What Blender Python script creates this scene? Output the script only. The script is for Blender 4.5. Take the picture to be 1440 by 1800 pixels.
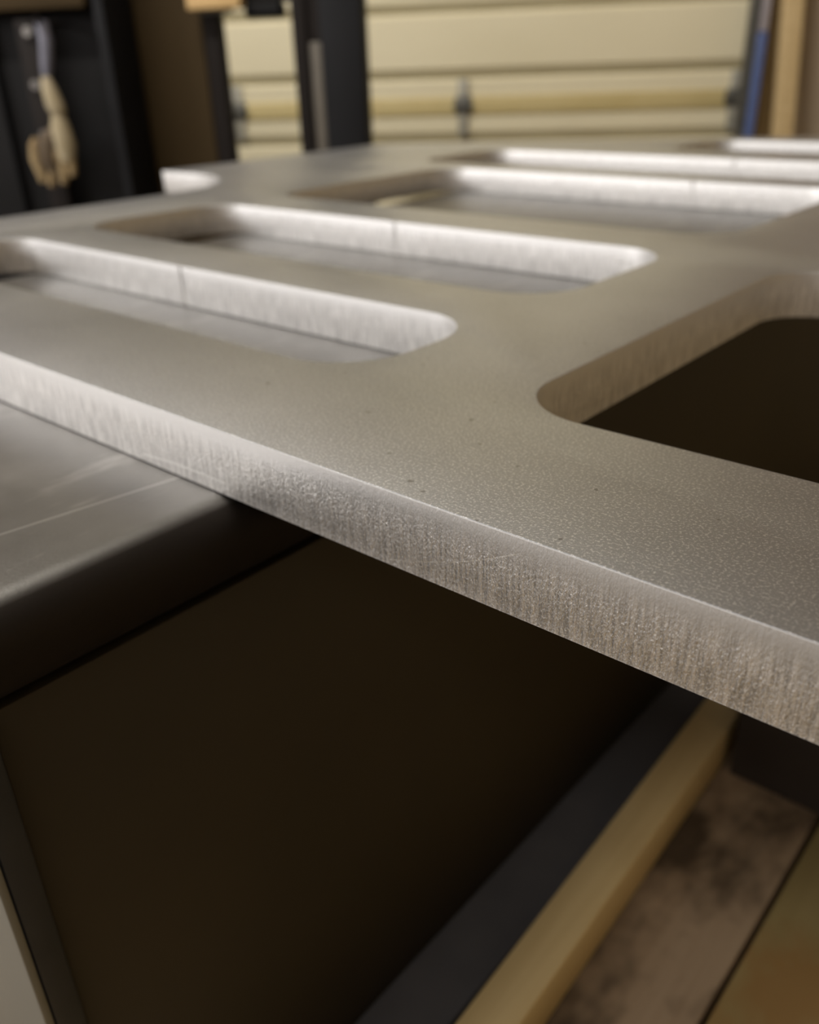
import bpy, bmesh, math, random
from mathutils import Vector, Matrix
random.seed(7)
for o in list(bpy.data.objects): bpy.data.objects.remove(o)
scn = bpy.context.scene
COL = scn.collection

# ---------------------------------------------------------------- camera
ZC = 0.650                      # camera height above the concrete; all Z below given relative to the lens (mm)
R_ = Vector((0.75533767, 0.65455275, -0.03202675))
U_ = Vector((-0.27733497, 0.36355211, 0.88933412))
F_ = Vector((-0.59375948, 0.66286542, -0.45613497))
cd = bpy.data.cameras.new('camera'); cam = bpy.data.objects.new('camera', cd); COL.objects.link(cam)
cam.matrix_world = Matrix(((R_.x, U_.x, -F_.x, 0), (R_.y, U_.y, -F_.y, 0), (R_.z, U_.z, -F_.z, ZC), (0, 0, 0, 1)))
cd.sensor_fit = 'VERTICAL'; cd.sensor_height = 36; cd.sensor_width = 28.8
cd.lens = 36 * 1535.588 / 1800
cd.clip_start = .01
cd.dof.use_dof = True; cd.dof.focus_distance = .228; cd.dof.aperture_fstop = 9.2
scn.camera = cam

# ---------------------------------------------------------------- world, exposure
w = bpy.data.worlds.new('world'); scn.world = w; w.use_nodes = True
w.node_tree.nodes['Background'].inputs[0].default_value = (.9, .95, 1, 1)
w.node_tree.nodes['Background'].inputs[1].default_value = .02
vs = scn.view_settings
vs.view_transform = 'Standard'; vs.look = 'None'; vs.gamma = 1; vs.use_curve_mapping = False; vs.exposure = 0

YAW = .55                       # the room stands at 31.5 degrees to the plate
Sx = Vector((math.cos(YAW), math.sin(YAW), 0)); Nx = Vector((-math.sin(YAW), math.cos(YAW), 0))
def room(s, d, z):              # mm in the room's own axes -> world metres
    v = Sx * s + Nx * d
    return Vector((v.x / 1000, v.y / 1000, ZC + z / 1000))

def area(name, s, d, z, sx, sy, power, col, tilt=0):
    L = bpy.data.lights.new(name, 'AREA'); L.shape = 'RECTANGLE'; L.size = sx; L.size_y = sy
    L.energy = power; L.color = col
    o = bpy.data.objects.new(name, L); COL.objects.link(o)
    o.location = room(s, d, z); o.rotation_euler = (tilt, 0, YAW)
    return o
LAMPS = [(-1500, -650, 1780, 1.2, .16, 14, (1, .95, .89), 0),
         (-700, -1500, 1780, 1.2, .16, 10, (1, .95, .89), 0),
         (-1250, 850, 1740, 1.6, .16, 50, (1, .96, .89), .95)]  # tilted lamp added out of view to brighten the garage door
for i, (s, d, z, sx, sy, p, c, tl) in enumerate(LAMPS):
    area('shop_lamp_light', s, d + 4 * math.sin(tl), z - 4 * math.cos(tl), sx, sy, p, c, tl)

# unseen flood panel added on the left wall to brighten the plate's cut walls
FL = (-2870, -150, 740)
fl = area('added_flood_light', *FL, 2.3, .5, 60, (1, .97, .96))
_d = Sx + Vector((0, 0, -.2))
fl.rotation_euler = _d.to_track_quat('-Z', 'Y').to_euler()

# ---------------------------------------------------------------- materials
def mat(name, col, rough=.6, metal=0, spec=.5):
    m = bpy.data.materials.new(name); m.use_nodes = True
    b = m.node_tree.nodes['Principled BSDF']
    b.inputs['Base Color'].default_value = (*col, 1); b.inputs['Roughness'].default_value = rough
    b.inputs['Metallic'].default_value = metal; b.inputs['Specular IOR Level'].default_value = spec
    return m
class G:                        # tiny node helper
    def __init__(s, m): s.t = m.node_tree; s.b = s.t.nodes['Principled BSDF']
    def n(s, k, **kw):
        x = s.t.nodes.new(k)
        for a, v in kw.items(): setattr(x, a, v)
        return x
    def l(s, a, b): s.t.links.new(a, b)
    def val(s, x, i, v):
        if hasattr(v, 'is_output'): s.l(v, x.inputs[i])
        else: x.inputs[i].default_value = v
    def math(s, op, a, b=None, c=None):
        x = s.n('ShaderNodeMath', operation=op); s.val(x, 0, a)
        if b is not None: s.val(x, 1, b)
        if c is not None: s.val(x, 2, c)
        return x.outputs[0]
    def coord(s, scale=(1, 1, 1), rot=(0, 0, 0)):
        c = s.n('ShaderNodeTexCoord'); mp = s.n('ShaderNodeMapping')
        mp.inputs['Scale'].default_value = scale; mp.inputs['Rotation'].default_value = rot
        s.l(c.outputs['Object'], mp.inputs[0]); return mp.outputs[0]
    def noise(s, vec, scale, detail=3, rough=.5, dist=0):
        x = s.n('ShaderNodeTexNoise'); s.l(vec, x.inputs['Vector'])
        x.inputs['Scale'].default_value = scale; x.inputs['Detail'].default_value = detail
        x.inputs['Roughness'].default_value = rough; x.inputs['Distortion'].default_value = dist
        return x.outputs['Fac']
    def ramp(s, f, stops):
        x = s.n('ShaderNodeValToRGB'); s.l(f, x.inputs[0]); e = x.color_ramp.elements
        while len(e) < len(stops): e.new(.5)
        for k, (p, c) in enumerate(stops):
            e[k].position = p; e[k].color = (*c, 1) if len(c) == 3 else c
        return x.outputs[0]
    def mapr(s, v, a, b, c, d):
        x = s.n('ShaderNodeMapRange'); x.clamp = True
        s.l(v, x.inputs[0])
        for i, q in enumerate((a, b, c, d)): x.inputs[i + 1].default_value = q
        return x.outputs[0]
    def mix(s, f, a, b):
        x = s.n('ShaderNodeMix', data_type='RGBA'); s.val(x, 0, f)
        for i, q in ((6, a), (7, b)):
            if hasattr(q, 'is_output'): s.l(q, x.inputs[i])
            else: x.inputs[i].default_value = (*q, 1)
        return x.outputs[2]
    def bump(s, h, strength, dist, prev=None):
        x = s.n('ShaderNodeBump'); s.val(x, 'Strength', strength); x.inputs['Distance'].default_value = dist
        s.l(h, x.inputs['Height'])
        if prev is not None: s.l(prev, x.inputs['Normal'])
        return x.outputs[0]

def noisy(name, c1, c2, scale, rough=.6, metal=0, stretch=(1, 1, 1), bump=.2, dist=.001, detail=4, spec=.5):
    m = mat(name, c1, rough, metal, spec); g = G(m)
    v = g.coord(stretch); f = g.noise(v, scale, detail)
    g.l(g.ramp(f, [(.3, c1), (.7, c2)]), g.b.inputs['Base Color'])
    g.l(g.bump(f, bump, dist), g.b.inputs['Normal'])
    return m

def aluminium():
    m = mat('cut_aluminium', (.74, .725, .70), .36, 1); g = G(m)
    tc = g.n('ShaderNodeTexCoord'); sp = g.n('ShaderNodeSeparateXYZ'); g.l(tc.outputs['Object'], sp.inputs[0])
    sn = g.n('ShaderNodeSeparateXYZ'); g.l(tc.outputs['Normal'], sn.inputs[0])
    side = g.mapr(g.math('ABSOLUTE', sn.outputs[2]), .5, .9, 1, 0)      # 1 on the cut walls, 0 on the rolled faces
    z = sp.outputs[2]
    # the jet leaves a smooth band under the top edge, then lag lines that deepen downwards
    lag = g.mapr(z, -.0110, -.0030, 1, 0)
    wob = g.noise(g.coord((1, 1, .5)), 260, 2)
    lines = g.noise(g.coord((1, 1, .07)), 1000, 3, .6)
    lines2 = g.noise(g.coord((1, 1, .08)), 380, 2, .5)
    grit = g.noise(g.coord((1, 1, .4)), 1900, 2, .6)
    # scratches across the front wall (arcs)
    def arc(pts, wd):
        d = None
        x, zz = sp.outputs[0], z
        for (x0, z0), (x1, z1) in zip(pts[:-1], pts[1:]):
            t = g.mapr(x, x0, x1, 0, 1)
            zl = g.math('MULTIPLY_ADD', t, z1 - z0, z0)
            inn = g.math('MULTIPLY', g.math('GREATER_THAN', x, x0), g.math('LESS_THAN', x, x1))
            near = g.math('LESS_THAN', g.math('ABSOLUTE', g.math('SUBTRACT', zz, zl)), wd)
            q = g.math('MULTIPLY', inn, near)
            d = q if d is None else g.math('MAXIMUM', d, q)
        return d
    front = g.math('LESS_THAN', sp.outputs[1], .1668)
    Hh = .1097
    s1 = arc([(-.1587, Hh - .1334), (-.1494, Hh - .1309), (-.1406, Hh - .1279), (-.1322, Hh - .1249), (-.1262, Hh - .1224), (-.1185, Hh - .1187), (-.1122, Hh - .1154)], .00019)
    s2 = arc([(-.2877, Hh - .1321), (-.2684, Hh - .1303), (-.2509, Hh - .1300), (-.2360, Hh - .1299)], .0004)
    scr = g.math('MULTIPLY', g.math('MAXIMUM', s1, s2), g.math('MULTIPLY', front, side))
    # height of the cut wall
    h = g.math('ADD', g.math('MULTIPLY', lines, .55), g.math('ADD', g.math('MULTIPLY', lines2, .45), g.math('MULTIPLY', grit, .75)))
    sideb = g.bump(h, g.math('MULTIPLY', g.math('MULTIPLY_ADD', lag, .42, .12), side), .0011)
    # rolled top: fine peened grain and a few flat scars
    c1 = g.noise(g.coord(), 1350, 4, .8); c2 = g.noise(g.coord(), 90, 3)
    hh = g.math('ADD', c1, g.math('MULTIPLY', c2, .5))
    nb = g.bump(hh, g.math('MULTIPLY_ADD', side, -.30, .30), .0005, sideb)
    g.l(nb, g.b.inputs['Normal'])
    # colour: greyer bloom clouds on the top, dark pits
    cloud = g.noise(g.coord((1, 1, 1)), 9, 4, .6)
    fine = g.noise(g.coord(), 1200, 2, .7)
    base_top = g.ramp(cloud, [(.3, (.40, .415, .45)), (.7, (.50, .51, .535))])
    base_top = g.mix(g.mapr(fine, .52, .64, 0, .8), base_top, (.84, .85, .87))  # pale flecks paint sparkling glints into the top colour
    pit = g.mapr(g.noise(g.coord(), 260, 0), .83, .86, 0, .6)
    base_top = g.mix(pit, base_top, (.16, .15, .13))
    base_side = g.ramp(lines, [(.38, (.54, .535, .53)), (.62, (.92, .91, .90))])
    speck = g.noise(g.coord((1, 1, .7)), 1500, 2, .7)
    base_side = g.mix(g.math('MULTIPLY', g.mapr(speck, .53, .62, 0, .9), lag), base_side, (.97, .97, .96))
    base_side = g.mix(lag, (.68, .675, .67), base_side)
    base_side = g.mix(g.mapr(z, -.003, -.0008, 0, .15), base_side, (.7, .7, .69))
    col = g.mix(side, base_top, base_side)
    col = g.mix(g.math('MULTIPLY', g.mapr(g.math('ABSOLUTE', sn.outputs[2]), .08, .25, 0, 1), g.mapr(g.math('ABSOLUTE', sn.outputs[2]), .85, .985, .15, 0)), col, (.3, .3, .29))  # bevel colour darkened to tone down its highlight
    col = g.mix(scr, col, (.95, .95, .94))
    g.l(col, g.b.inputs['Base Color'])
    r = g.math('MULTIPLY_ADD', side, .09, .36)
    az = g.math('ABSOLUTE', sn.outputs[2])
    arris = g.math('MULTIPLY', g.mapr(az, .08, .25, 0, 1), g.mapr(az, .85, .985, 1, 0))   # rounded edge, rougher to soften its highlight
    r = g.math('MULTIPLY_ADD', arris, .35, r)
    r = g.math('ADD', r, g.math('MULTIPLY', g.math('SUBTRACT', cloud, .5), .10))
    g.l(r, g.b.inputs['Roughness'])
    return m

M = {}
M['alu'] = aluminium()
def steel_top():
    m = mat('worn_steel_top', (.23, .22, .20), .36, 1); g = G(m)
    v = g.coord((1, 1, 1)); c = g.noise(v, 14, 5, .6)
    brushed = g.noise(g.coord((1.2, .25, 1), (0, 0, -.5)), 60, 4, .6)
    col = g.ramp(c, [(.3, (.135, .130, .122)), (.55, (.165, .159, .149)), (.75, (.22, .212, .20))])
    col = g.mix(g.mapr(brushed, .55, .75, 0, .35), col, (.55, .53, .50))
    # two long scratches running along the top
    sp = g.n('ShaderNodeSeparateXYZ'); g.l(v, sp.inputs[0])
    t = g.math('ADD', sp.outputs[0], g.math('MULTIPLY', sp.outputs[1], -.16))
    wv = g.math('ABSOLUTE', g.math('ADD', t, .2905))
    sc = g.math('LESS_THAN', wv, .0006)
    col = g.mix(g.math('MULTIPLY', sc, .22), col, (.7, .69, .66))
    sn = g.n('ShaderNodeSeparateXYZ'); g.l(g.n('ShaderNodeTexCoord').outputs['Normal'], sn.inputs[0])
    edge = g.mapr(sn.outputs[2], .86, .9985, 1, 0)          # shade painted on the rounded edge: colour darkens as the normal tilts
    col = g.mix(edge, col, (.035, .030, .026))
    g.l(col, g.b.inputs['Base Color'])
    g.l(g.math('MULTIPLY_ADD', edge, .2, g.mapr(c, .3, .7, .37, .43)), g.b.inputs['Roughness'])
    f = g.noise(v, 700, 3, .6)
    g.l(g.bump(f, .12, .0006), g.b.inputs['Normal'])
    return m
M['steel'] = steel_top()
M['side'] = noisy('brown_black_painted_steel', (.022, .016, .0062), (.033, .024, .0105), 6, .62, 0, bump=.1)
M['trim'] = noisy('black_rubber_trim', (.018, .019, .021), (.03, .031, .034), 40, .55)
M['greypanel'] = noisy('light_grey_painted_panel', (.19, .183, .155), (.205, .198, .168), 12, .5, bump=.05)
M['bluesteel'] = noisy('blued_steel_bar', (.075, .074, .082), (.10, .098, .105), 20, .8)
M['black'] = noisy('black_machine_paint', (.0025, .0024, .0025), (.0045, .004, .0045), 10, .7)
M['post'] = noisy('brown_black_post_paint', (.006, .004, .003), (.009, .006, .005), 8, .75)
M['postblue'] = noisy('blue_black_post_paint', (.0045, .0045, .0055), (.007, .0072, .0085), 8, .7)
M['brown'] = noisy('brown_cabinet_board', (.036, .023, .008), (.048, .030, .011), 5, .75, stretch=(1, 1, .3))
M['tan'] = noisy('tan_board', (.42, .27, .11), (.5, .34, .15), 12, .6)
M['reflectstrip'] = noisy('painted_reflection', (.09, .08, .065), (.13, .115, .095), 12, .4, .3)  # pale tone stands in for light reflected in the upright's slot
for k_ in ('black', 'post', 'postblue', 'brown'): M[k_].node_tree.nodes['Principled BSDF'].inputs['Specular IOR Level'].default_value = .2
M['blue'] = noisy('blue_plastic', (.07, .115, .28), (.085, .13, .33), 10, .4)
M['greyplastic'] = noisy('grey_plastic', (.34, .31, .34), (.40, .37, .39), 10, .5)
M['bolt'] = mat('bright_bolt', (.16, .15, .14), .4, 1)
M['glove'] = noisy('tan_leather', (.19, .125, .055), (.27, .20, .10), 20, .8, dist=.002)
M['cuff'] = noisy('cream_cloth', (.27, .22, .13), (.33, .28, .19), 30, .85)
M['lining'] = noisy('dark_brown_leather', (.05, .032, .015), (.075, .05, .025), 20, .8)
M['beam'] = noisy('brown_black_steel_tube', (.030, .025, .025), (.042, .036, .035), 20, .7)
M['strap'] = noisy('grey_blue_strap', (.10, .10, .13), (.14, .14, .18), 30, .5)
M['hinge'] = noisy('dull_galvanised_hinge', (.10, .10, .09), (.16, .155, .14), 30, .5, .5)
M['hingestrap'] = noisy('pale_hinge_strap', (.36, .35, .30), (.42, .40, .34), 30, .5, .2)
def doorpaint():
    m = mat('cream_door_paint', (.60, .53, .36), .55); g = G(m)
    v = g.coord((.4, 1, 1)); f = g.noise(v, 3, 4)
    g.l(g.ramp(f, [(.3, (.74, .67, .47)), (.7, (.80, .73, .53))]), g.b.inputs['Base Color'])
    return m
M['door'] = doorpaint()
M['doorband'] = noisy('ochre_door_joint', (.58, .47, .22), (.64, .53, .27), 6, .6)
M['doorgroove'] = noisy('olive_door_groove', (.33, .28, .16), (.37, .32, .19), 6, .7)
M['wall'] = noisy('tan_plaster_wall', (.40, .33, .25), (.45, .37, .285), 4, .85)
M['wallwarm'] = noisy('warm_board_wall', (.60, .44, .20), (.68, .51, .25), 3, .8)
M['ceil'] = noisy('ceiling_board', (.62, .61, .60), (.68, .67, .66), 3, .9)
M['concrete'] = noisy('concrete', (.16, .145, .12), (.24, .22, .19), 5, .85)
M['lampbody'] = mat('white_lamp_housing', (.8, .8, .8), .5)
def wood(name, c1, c2, stain=None, knots=True, sc=1.0):
    m = mat(name, c1, .65); g = G(m)
    oi = g.n('ShaderNodeObjectInfo')
    tc = g.n('ShaderNodeTexCoord'); ad = g.n('ShaderNodeVectorMath', operation='MULTIPLY_ADD')
    cmb = g.n('ShaderNodeCombineXYZ')
    for k in range(3): g.l(oi.outputs['Random'], cmb.inputs[k])
    g.l(cmb.outputs[0], ad.inputs[0]); ad.inputs[1].default_value = (7, 13, 5); g.l(tc.outputs['Object'], ad.inputs[2])
    mp = g.n('ShaderNodeMapping'); mp.inputs['Scale'].default_value = (1, .07, 1); g.l(ad.outputs[0], mp.inputs[0])
    f = g.noise(mp.outputs[0], 55 * sc, 5, .6, .6)
    col = g.ramp(f, [(.3, c1), (.7, c2)])
    if stain:
        mp2 = g.n('ShaderNodeMapping'); mp2.inputs['Scale'].default_value = (1, .6, 1); g.l(ad.outputs[0], mp2.inputs[0])
        q = g.noise(mp2.outputs[0], 11, 4, .6)
        col = g.mix(g.mapr(q, .45, .58, 0, .9), col, stain)
    g.l(col, g.b.inputs['Base Color'])
    g.l(g.bump(f, .25, .0015), g.b.inputs['Normal'])
    return m
M['batten'] = wood('pale_batten_wood', (.68, .52, .26), (.80, .64, .35))
M['plank'] = wood('stained_plank_wood', (.33, .24, .155), (.42, .32, .22), (.04, .025, .012))
M['plankpale'] = wood('yellow_plank_wood', (.31, .245, .10), (.39, .31, .14), (.31, .18, .06))
M['lean'] = wood('pine_stud_wood', (.55, .40, .20), (.66, .50, .27))
M['jamb'] = wood('brown_jamb_wood', (.22, .145, .055), (.27, .18, .075))

# ---------------------------------------------------------------- object helpers
def link(name, me, m=None, parent=None, smooth=None):
    o = bpy.data.objects.new(name, me); COL.objects.link(o)
    if m is not None: me.materials.append(m)
    if parent is not None: o.parent = parent
    if smooth is not None:
        for p in me.polygons: p.use_smooth = True
        me.set_sharp_from_angle(angle=math.radians(smooth))
    return o
def tag(o, label=None, cat=None, group=None, kind=None):
    for k, v in (('label', label), ('category', cat), ('group', group), ('kind', kind)):
        if v: o[k] = v
    return o
def empty(name, loc=(0, 0, 0), rz=0, **kw):
    o = bpy.data.objects.new(name, None); COL.objects.link(o); o.empty_display_size = .05
    o.location = loc; o.rotation_euler = (0, 0, rz); return tag(o, **kw)
def box_bm(x0, x1, y0, y1, z0, z1, bev=0, seg=2, bm=None):   # millimetres
    own = bm is None
    if own: bm = bmesh.new()
    r = bmesh.ops.create_cube(bm, size=1)
    for v in r['verts']:
        v.co = Vector(((x0 + x1) / 2 + v.co.x * (x1 - x0), (y0 + y1) / 2 + v.co.y * (y1 - y0), (z0 + z1) / 2 + v.co.z * (z1 - z0))) / 1000
    if bev:
        es = list({e for v in r['verts'] for e in v.link_edges})
        bmesh.ops.bevel(bm, geom=es, offset=bev / 1000, segments=seg, profile=.5, affect='EDGES')
    return bm
def box(name, b, m, parent=None, bev=0, seg=2, **kw):
    bm = box_bm(*b, bev=bev, seg=seg)
    me = bpy.data.meshes.new(name); bm.to_mesh(me); bm.free()
    o = link(name, me, m, parent, 40 if bev else None)
    return tag(o, **kw)
def cyl_bm(bm, p, q, r0, r1=None, n=16, cap=True):
    r1 = r0 if r1 is None else r1
    p = Vector(p); q = Vector(q); ax = (q - p).normalized(); a = ax.orthogonal().normalized(); b = ax.cross(a)
    A, B = [], []
    for k in range(n):
        t = 2 * math.pi * k / n; dv = a * math.cos(t) + b * math.sin(t)
        A.append(bm.verts.new((p + dv * r0) / 1000)); B.append(bm.verts.new((q + dv * r1) / 1000))
    for k in range(n): bm.faces.new((A[k], A[(k + 1) % n], B[(k + 1) % n], B[k]))
    if cap: bm.faces.new(A[::-1]); bm.faces.new(B)
def tube_bm(bm, pts, rad, n=12):
    pts = [Vector(p) for p in pts]; rings = []
    for i, p in enumerate(pts):
        ax = (pts[min(i + 1, len(pts) - 1)] - pts[max(i - 1, 0)]).normalized()
        a = ax.cross(Vector((0, 1, 0))).normalized(); b = ax.cross(a)
        rings.append([bm.verts.new((p + (a * math.cos(2 * math.pi * k / n) + b * math.sin(2 * math.pi * k / n)) * rad[i]) / 1000) for k in range(n)])
    for A, B in zip(rings[:-1], rings[1:]):
        for k in range(n): bm.faces.new((A[k], A[(k + 1) % n], B[(k + 1) % n], B[k]))
    bm.faces.new(rings[0][::-1]); bm.faces.new(rings[-1])
def fin(name, bm, m, parent=None, smooth=40, **kw):
    bmesh.ops.recalc_face_normals(bm, faces=bm.faces)
    me = bpy.data.meshes.new(name); bm.to_mesh(me); bm.free()
    return tag(link(name, me, m, parent, smooth), **kw)

# ================================================================ the setting
ZG = -650
rm = dict(kind='structure')
base = (0, 0, ZC)
def rbox(name, s0, s1, d0, d1, z0, z1, m, parent=None, bev=0, **kw):       # box in room axes
    bm = box_bm(s0, s1, d0, d1, z0, z1, bev)
    me = bpy.data.meshes.new(name); bm.to_mesh(me); bm.free()
    o = link(name, me, m, parent, 40 if bev else None)
    if parent is None: o.location = base; o.rotation_euler = (0, 0, YAW)
    return tag(o, **kw)
SL, SR, DB, DF, ZT = -3000, 2300, -2300, 3060, 1850
rbox('floor', SL - 100, SR + 100, DB - 100, DF + 100, ZG - 100, ZG, M['concrete'], **rm)
rbox('ceiling', SL - 100, SR + 100, DB - 100, DF + 100, ZT, ZT + 80, M['ceil'], **rm)
rbox('wall_left', SL - 100, SL, DB, DF, ZG, ZT, M['wall'], **rm)
rbox('wall_right', SR, SR + 100, DB, DF, ZG, ZT, M['wallwarm'], **rm)
rbox('wall_back', SL - 100, SR + 100, DB - 100, DB, ZG, ZT, M['wall'], **rm)
# front wall with the door opening
wf = bpy.data.objects.new('wall_front', None); COL.objects.link(wf); wf.location = base; wf.rotation_euler = (0, 0, YAW); wf['kind'] = 'structure'
rbox('wall_panel', 640, SR + 100, 2990, DF + 100, ZG, ZT, M['wall'], wf)
rbox('wall_panel', SL - 100, -2100, 2990, DF + 100, ZG, ZT, M['wall'], wf)
rbox('lintel', -2100, 640, 2990, DF + 100, 1480, ZT, M['wall'], wf)
rbox('outer_boards', -2100, 640, DF + 20, DF + 100, ZG, 1480, M['black'], wf)
rbox('door_jamb', 515, 640, 2975, 3058, ZG, 1480, M['jamb'], wf)

# sectional door: four panels of 533 mm, each folded with two horizontal ribs; open joints between them
d1 = bpy.data.objects.new('door_1', None); COL.objects.link(d1); d1.location = base; d1.rotation_euler = (0, 0, YAW); d1['kind'] = 'structure'
def section_mesh(z0):
    # profile in (d, z): flat fields, v-grooves at the ribs, rounded tongue at the joint
    H = 533; D = 3000
    prof = [(D + 16, 3), (D + 4, 5), (D, 12), (D, 62)]
    for gz in (85, 263, 437):
        prof += [(D, gz - 20), (D + 9, gz - 10), (D + 9, gz + 10), (D, gz + 20)]
    prof += [(D, H - 12), (D + 4, H - 5), (D + 16, H - 3)]
    bm = bmesh.new(); L = []; Rr = []
    for d, z in prof:
        L.append(bm.verts.new((-2.09, d / 1000, (z0 + z) / 1000))); Rr.append(bm.verts.new((.510, d / 1000, (z0 + z) / 1000)))
    for k in range(len(prof) - 1):
        f = bm.faces.new((L[k], Rr[k], Rr[k + 1], L[k + 1]))
        za, zb = prof[k][1], prof[k + 1][1]
        if prof[k][0] > D + 3 and prof[k + 1][0] > D + 3 and 20 < za < 500: f.material_index = 1
        elif (za < 12 or zb > 521): f.material_index = 2
    # close the back
    a = bm.verts.new((-2.09, (D + 40) / 1000, (z0 + 3) / 1000)); b = bm.verts.new((.510, (D + 40) / 1000, (z0 + 3) / 1000))
    c = bm.verts.new((-2.09, (D + 40) / 1000, (z0 + H - 3) / 1000)); e = bm.verts.new((.510, (D + 40) / 1000, (z0 + H - 3) / 1000))
    bm.faces.new((a, b, Rr[0], L[0])); bm.faces.new((L[-1], Rr[-1], e, c)); bm.faces.new((c, e, b, a))
    bm.faces.new(Rr + [e, b]); bm.faces.new((L + [c, a])[::-1])
    bmesh.ops.recalc_face_normals(bm, faces=bm.faces)
    me = bpy.data.meshes.new('door_section'); bm.to_mesh(me); bm.free()
    me.materials.append(M['door']); me.materials.append(M['doorgroove']); me.materials.append(M['doorband'])
    return me
for k in range(4):
    z0 = -653 + 533 * k
    o = link('door_section', section_mesh(z0), None, d1)
    if k: # joint cover: painted tongue bead, ochre
        rbox('joint_strip', -2090, 505, 2993, 3006, z0 - 28, z0 + 24, M['doorband'], d1, bev=4)
        for s in (-1795, -1062, -329, 481):
            h = rbox('hinge', s - 26, s + 26, 2984, 2997, z0 - 24, z0 + 26, M['hinge'], d1, bev=3)
            rbox('hinge_strap', s - 16, s + 16, 2988, 2999, z0 - 88, z0 + 74, M['hingestrap'], h, bev=2)
            bm = bmesh.new(); cyl_bm(bm, (s - 30, 2982, z0), (s + 30, 2982, z0), 8)
            fin('hinge_pin', bm, M['hinge'], h)
rbox('door_track', 486, 514, 2930, 2975, ZG, 1480, M['hinge'], d1, bev=3)

# lamps: long housings under the ceiling behind and beside the photographer; tilted one added for the door
for i, (s, d, z, sx, sy, p, c, tl) in enumerate(LAMPS):
    t = empty('ceiling_lamp', room(s, d, z), YAW, label=['long white strip lamp on the ceiling nearest the left wall', 'long white strip lamp on the ceiling nearest the back wall', 'long white strip lamp added unseen on the ceiling to brighten the garage door'][i], cat='lamp')
    hz = box('housing', (-sx * 500 - 15, sx * 500 + 15, -sy * 500 - 15, sy * 500 + 15, 0, 55), M['lampbody'], t, 4)
    hz.rotation_euler = (tl, 0, 0)
    for e in (-1, 1): box('hanger', (e * 400 - 8, e * 400 + 8, -8, 8, 55, ZT - z), M['lampbody'], t)

t = bpy.data.objects.new('added_flood_panel', None); COL.objects.link(t); t.location = fl.location; t.rotation_euler = fl.rotation_euler
tag(t, 'wide white flood panel added unseen on the left wall to light the plate', 'lamp')
box('housing', (-1165, 1165, -265, 265, 4, 40), M['lampbody'], t, 4)
box('arm', (-20, 20, -20, 20, 40, 90), M['lampbody'], t)

# ================================================================ timber platform with planks
pl = empty('timber_platform', (0, 0, ZC), label='low timber deck of side-by-side stained planks under the bench', cat='deck')
X0, k = -87 - 139.7 * 7, 0
DZ = -480
while X0 < 480:
    pale = abs(X0 + 87) < 1; shade = (k * 2) % 3 == 0 and X0 > 0
    box('plank', (X0 + 1.6, X0 + 138.1, -260 + random.uniform(-8, 8), 1500 + random.uniform(-10, 10), DZ - 35, DZ + (0 if k % 2 else -1)), M['plankpale'] if (pale or shade) else M['plank'], pl, 2,
        label='yellowish knotty plank' if pale else None)
    X0 += 139.7; k += 1
for y in (-200, 350, 900, 1420):
    box('bearer', (-1050, 600, y, y + 90, ZG, DZ - 36), M['jamb'], pl, 2)

# flat steel bar and pale batten along the foot of the bench
b = box('flat_bar', (-231.6, -190.8, 67, 1180, DZ, DZ + 9), M['bluesteel'], None, 1.2, label='dark blue-grey steel flat bar along the foot of the bench', cat='steel bar'); b.location = (0, 0, ZC)
b = box('wooden_batten', (-13.5, 13.5, -470, 470, 0, 35), M['batten'], None, 1.5, label='narrow pale wooden batten lying beside the steel bar', cat='batten')
b.location = (-.1622, .130, ZC + DZ / 1000); b.rotation_euler = (0, 0, math.radians(1.78))
# dark steel beam lying crosswise
t = empty('box_beam', (0, 0, ZC), label='black square steel tube lying across the planks under the plate', cat='steel tube')
bm = bmesh.new()
def hollow(bm, x0, x1, y0, y1, z0, z1, wl):
    vo = []
    for x in (x0, x1):
        ring = [(y0, z0), (y1, z0), (y1, z1), (y0, z1)]; inn = [(y0 + wl, z0 + wl), (y1 - wl, z0 + wl), (y1 - wl, z1 - wl), (y0 + wl, z1 - wl)]
        vo.append(([bm.verts.new((x / 1000, a / 1000, b_ / 1000)) for a, b_ in ring], [bm.verts.new((x / 1000, a / 1000, b_ / 1000)) for a, b_ in inn]))
    (A, a), (B, b_) = vo
    for k in range(4):
        j = (k + 1) % 4
        bm.faces.new((A[k], A[j], B[j], B[k])); bm.faces.new((a[k], a[j], b_[j], b_[k]))
        bm.faces.new((A[k], A[j], a[j], a[k])); bm.faces.new((B[k], B[j], b_[j], b_[k]))
hollow(bm, -153, 470, 520, 620, DZ, DZ + 100, 6)
fin('tube_wall', bm, M['beam'], t, 30)

# ================================================================ steel bench under the plate
ZP = -109.7; TP = 25.4; ZB = ZP - TP - .25
bn = empty('steel_bench', (0, 0, ZC), label='low steel bench with worn grey top, dark side and light grey front', cat='bench')
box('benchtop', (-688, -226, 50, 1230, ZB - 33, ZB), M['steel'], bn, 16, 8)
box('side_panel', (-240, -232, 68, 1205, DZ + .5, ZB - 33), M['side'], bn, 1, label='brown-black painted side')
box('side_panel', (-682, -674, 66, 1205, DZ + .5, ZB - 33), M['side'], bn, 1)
box('back_panel', (-682, -232, 1206, 1214, DZ + .5, ZB - 33), M['side'], bn, 1)
box('corner_strip', (-240, -228, 57.4, 67.5, DZ + .5, ZB - 33), M['trim'], bn, 1.5, label='black rubber-like corner strip')
box('corner_strip', (-686, -674, 57.4, 66, DZ + .5, ZB - 33), M['trim'], bn, 1.5)
box('front_panel', (-686, -228.2, 54, 57.2, DZ + .5, ZB - 33), M['greypanel'], bn, 1, label='light grey front panel')

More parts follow.
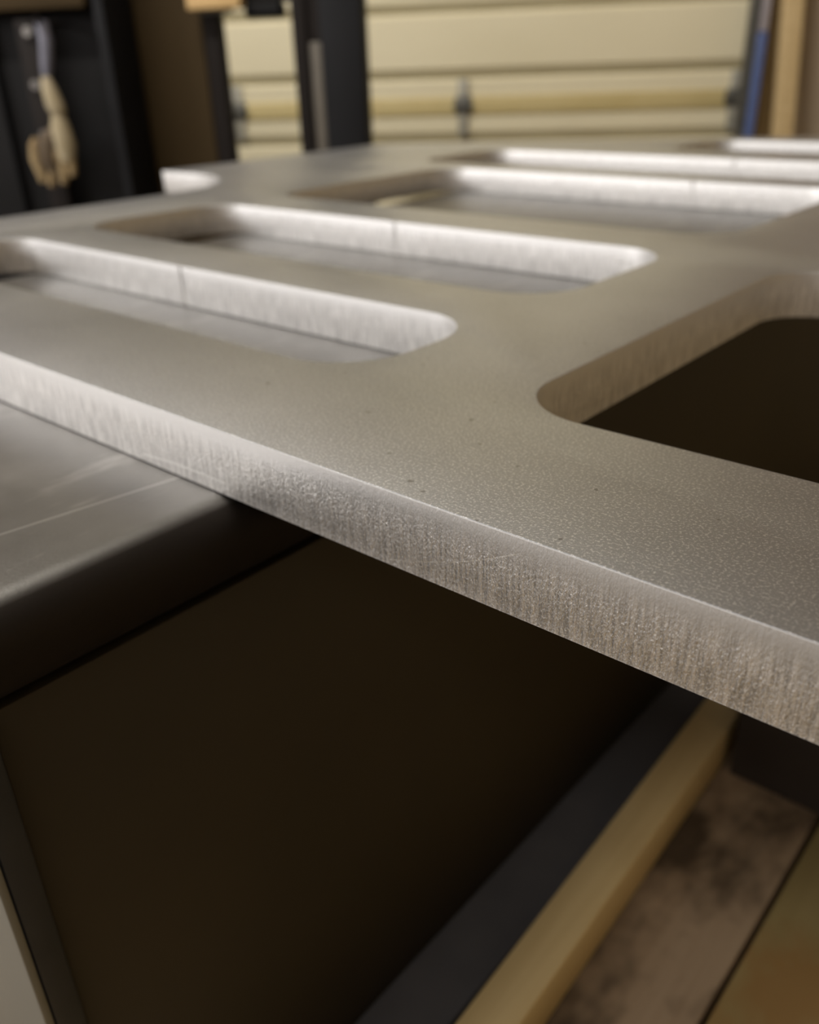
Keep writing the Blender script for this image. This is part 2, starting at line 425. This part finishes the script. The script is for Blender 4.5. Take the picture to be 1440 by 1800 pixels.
# ================================================================ the cut aluminium plate
def rrect(x0, x1, y0, y1, r, n=12):
    pts = []
    for cx, cy, a0 in ((x1 - r, y0 + r, -90), (x1 - r, y1 - r, 0), (x0 + r, y1 - r, 90), (x0 + r, y0 + r, 180)):
        for k in range(n + 1):
            a = math.radians(a0 + 90 * k / n); pts.append((cx + r * math.cos(a), cy + r * math.sin(a)))
    return pts
def outline():
    p = [(-805, 166), (225, 166), (225, 1500), (-200, 1500), (-534, 1345), (-1005, 1095), (-1005, 680), (-938, 680)]
    for k in range(0, 13):                      # concave sweep back to the narrow part
        a = math.radians(90 - 90 * k / 12); p.append((-935 + 130 * math.cos(a), 550 + 130 * math.sin(a)))
    return p
SLOTS = [(-700, -242, 237.5, 330, 36), (-700, -242, 382, 530, 38), (-697, -238, 591, 860, 38), (-780, -238, 905, 1068, 38), (-560, -120, 1150, 1300, 38)]
loops = [outline()] + [rrect(*s) for s in SLOTS] + [rrect(-172, 165, 244, 520, 32, 16), rrect(-172, 165, 600, 860, 32)]
cu = bpy.data.curves.new('plate_outline', 'CURVE'); cu.dimensions = '2D'; cu.fill_mode = 'BOTH'
BV = .0005
cu.extrude = TP / 2000 - BV; cu.bevel_depth = BV; cu.bevel_resolution = 2; cu.offset = -BV
for lp in loops:
    sp = cu.splines.new('POLY'); sp.points.add(len(lp) - 1); sp.use_cyclic_u = True
    for q, (x, y) in zip(sp.points, lp): q.co = (x / 1000, y / 1000, 0, 1)
tmp = bpy.data.objects.new('tmp', cu); COL.objects.link(tmp)
dg = bpy.context.evaluated_depsgraph_get()
me = bpy.data.meshes.new_from_object(tmp.evaluated_get(dg)); bpy.data.objects.remove(tmp)
me.transform(Matrix.Translation((0, 0, -TP / 2000)))
bm = bmesh.new(); bm.from_mesh(me); bmesh.ops.remove_doubles(bm, verts=bm.verts, dist=1e-5)
bmesh.ops.recalc_face_normals(bm, faces=bm.faces); bm.to_mesh(me); bm.free()
me.materials.clear()
pt = empty('slotted_plate', (0, 0, ZC + ZP / 1000), label='thick silver-grey aluminium plate with long round-cornered slots and window', cat='metal plate')
body = link('plate_body', me, M['alu'], pt, 50)
# small nubs where the jet pierced and closed each slot
for x, y in ((-485, 330), (-480, 530), (-385, 860), (-430, 1068)):
    bm = bmesh.new(); cyl_bm(bm, (x, y + .6, -TP + .3), (x, y + .6, -.4), 1.3, n=14)
    bmesh.ops.translate(bm, verts=bm.verts, vec=(0, 0, 0))
    fin('cut_mark', bm, M['alu'], pt, 40, label='thin upright ridge left by the cutter')

# ================================================================ things behind the plate
def place(name, s, d, z, **kw): return empty(name, room(s, d, z), YAW, **kw)
# far left: black machine cabinet
c = place('machine_cabinet', -1500, 1760, ZG, label='black machine cabinet at the far left edge', cat='cabinet')
box('cabinet_body', (-1000, 600, 60, 150, 0, 1100), M['black'], c, 6)
box('door_leaf', (-980, 360, 40, 59.5, 40, 740 + 40), M['black'], c, 4)
box('door_leaf', (-980, 360, 40, 59.5, 800, 1080), M['black'], c, 4)
box('side_stile', (600, 622, 20, 150, 0, 1100), M['postblue'], c, 6, label='blue-black upright stile')
box('top_rail', (-980, 590, 10, 39.5, 1240 - 475, 1310 - 475), M['brown'], c, 3, label='brown cross rail')
rail = box('slotted_upright', (434, 478, 18, 39.5, 60, 750), M['post'], c, 3)
for s, z in ((-1037, 79), (-1043, -13), (-1045, -103)):
    bm = bmesh.new(); x = s + 1500
    cyl_bm(bm, (x, 10, z - ZG), (x, 18, z - ZG), 9, 7, 16)
    fin('bolt', bm, M['bolt'], rail, 40)
bm = bmesh.new(); cyl_bm(bm, (521, -45, 90 - ZG), (521, 62, 90 - ZG), 3); cyl_bm(bm, (521, -45, 88 - ZG), (521, -45, 104 - ZG), 3)
fin('hook', bm, M['post'], c)
# unidentified marks, bright like reflections, built as a glove on a grey strap
gl = place('glove_form', -979, 1726, 0, label='tan and cream glove-like form hanging by a grey strap on the black cabinet', cat='glove')
bm = bmesh.new(); tube_bm(bm, [(-3, 8, 92), (0, 6, 60), (-8, 6, 20), (-12, 4, 0)], [12, 13, 12, 9]); fin('strap', bm, M['strap'], gl)
bm = bmesh.new(); tube_bm(bm, [(-12, 0, 0), (-10, 0, -20), (-4, 0, -48), (0, 0, -62), (0, 0, -72)], [9, 14, 17, 15, 11]); fin('cuff', bm, M['cuff'], gl)
bm = bmesh.new()
tube_bm(bm, [(-2, 0, -68), (-2, 0, -88), (2, 0, -120), (0, 0, -150)], [13, 18, 20, 15])
fin('palm', bm, M['cuff'], gl)
bm = bmesh.new(); tube_bm(bm, [(-18, 6, -90), (-36, 8, -116), (-38, 8, -150), (-34, 8, -180)], [9, 24, 24, 14]); fin('palm_lining', bm, M['lining'], gl, label='dark brown inner palm')
for pts, rd in (([(6, 0, -135), (8, -2, -160), (6, -3, -178)], [10, 9, 6]), ([(-6, 0, -140), (-12, -2, -172), (-16, -3, -192)], [10, 10, 7]), ([(-14, 0, -130), (-36, -1, -165), (-44, -2, -196)], [9, 9, 7]),
                ([(-60, 2, -108), (-66, 2, -120), (-70, 2, -145), (-60, 0, -188)], [7, 10, 11, 8])):
    bm = bmesh.new(); tube_bm(bm, pts, rd); fin('finger', bm, M['glove'], gl)

# brown tall cabinet side
c = place('brown_board', -815, 1920, ZG, label='tall plain brown board standing between black cabinet and dark rack', cat='board')
box('board_face', (-88, 74, 0, 22, 0, 1150), M['brown'], c, 2)
box('edge_strip', (-92, -88.5, 0, 22, 0, 1150), M['post'], c, 1, label='darker edge strip')
box('board_foot', (-60, 40, 23, 130, 0, 40), M['post'], c, 1)

# dark steel rack: slim post, broad post with its slot reflection painted as a pale strip, cross piece and hanging block
c = place('steel_rack', -600, 1900, ZG, label='dark steel rack with one slim and one broad upright before the garage door', cat='rack')
box('slim_upright', (-131, -97, 0, 36, 0, 1250), M['post'], c, 3)
box('broad_upright', (52, 82, 0, 60, 0, 1250), M['post'], c, 3)
box('broad_upright', (108, 193, 2, 62, 0, 1250), M['postblue'], c, 4)
box('upright_web', (80, 110, 30, 60, 0, 1250), M['post'], c)
box('reflection_strip', (81, 108, 8, 29.5, 20, 45 - ZG), M['reflectstrip'], c, 4, label='pale grey strip painted as the light reflection in the broad upright')
box('upright_web', (82, 108, 8, 29.5, 47 - ZG, 1250), M['post'], c)
box('crosspiece', (-92, 51.5, 5, 45, 118 - ZG, 250 - ZG), M['post'], c, 4)
box('hanging_block', (-42, 34, 0, 40, 90 - ZG, 117.5 - ZG), M['black'], c, 7, 3)
box('rack_foot', (-131, 230, -60, 120, 0, 14), M['postblue'], c, 2)
b = place('tan_board', -695, 1868, 107, label='short tan wooden board across the top of the slim dark post', cat='board')
box('board', (-52, 58, 0, 30, 0, 26), M['tan'], b, 3)
box('board_bracket', (-30, 30, 24, 31.5, -6, 0), M['hinge'], b)

# right of the door: leaning blue pole and pine stud
def lean(name, s0, z0, s1, z1, d0, d1, secs, **kw):
    root = place(name, s0, d0, z0, **kw)
    for nm, t0, t1, wx, wy, m, bev in secs:
        bm = box_bm(-wx / 2, wx / 2, -wy / 2, wy / 2, t0, t1, bev)
        ax = Vector((s1 - s0, d1 - d0, z1 - z0)); L = ax.length; ax.normalize()
        q = Vector((0, 0, 1)).rotation_difference(ax)
        bmesh.ops.rotate(bm, verts=bm.verts, cent=(0, 0, 0), matrix=q.to_matrix())
        fin(nm, bm, m, root, 40)
    return root
lean('blue_pole', 511, ZG, 527, 300, 2880, 2925, [('blue_grip', 3, 700, 25, 20, M['blue'], 6), ('grey_shaft', 700, 1150, 22, 18, M['greyplastic'], 5)],
     label='blue pole with grey upper end leaning beside the garage door', cat='pole')
lean('pine_stud', 633, ZG, 573, 400, 2860, 2925, [('stud_board', 4, 1900, 56, 34, M['lean'], 2), ('stud_end_band', 1900.3, 1906, 56, 34, M['jamb'], 1)],
     label='pale pine stud leaning upright at the right edge of the door', cat='timber stud')
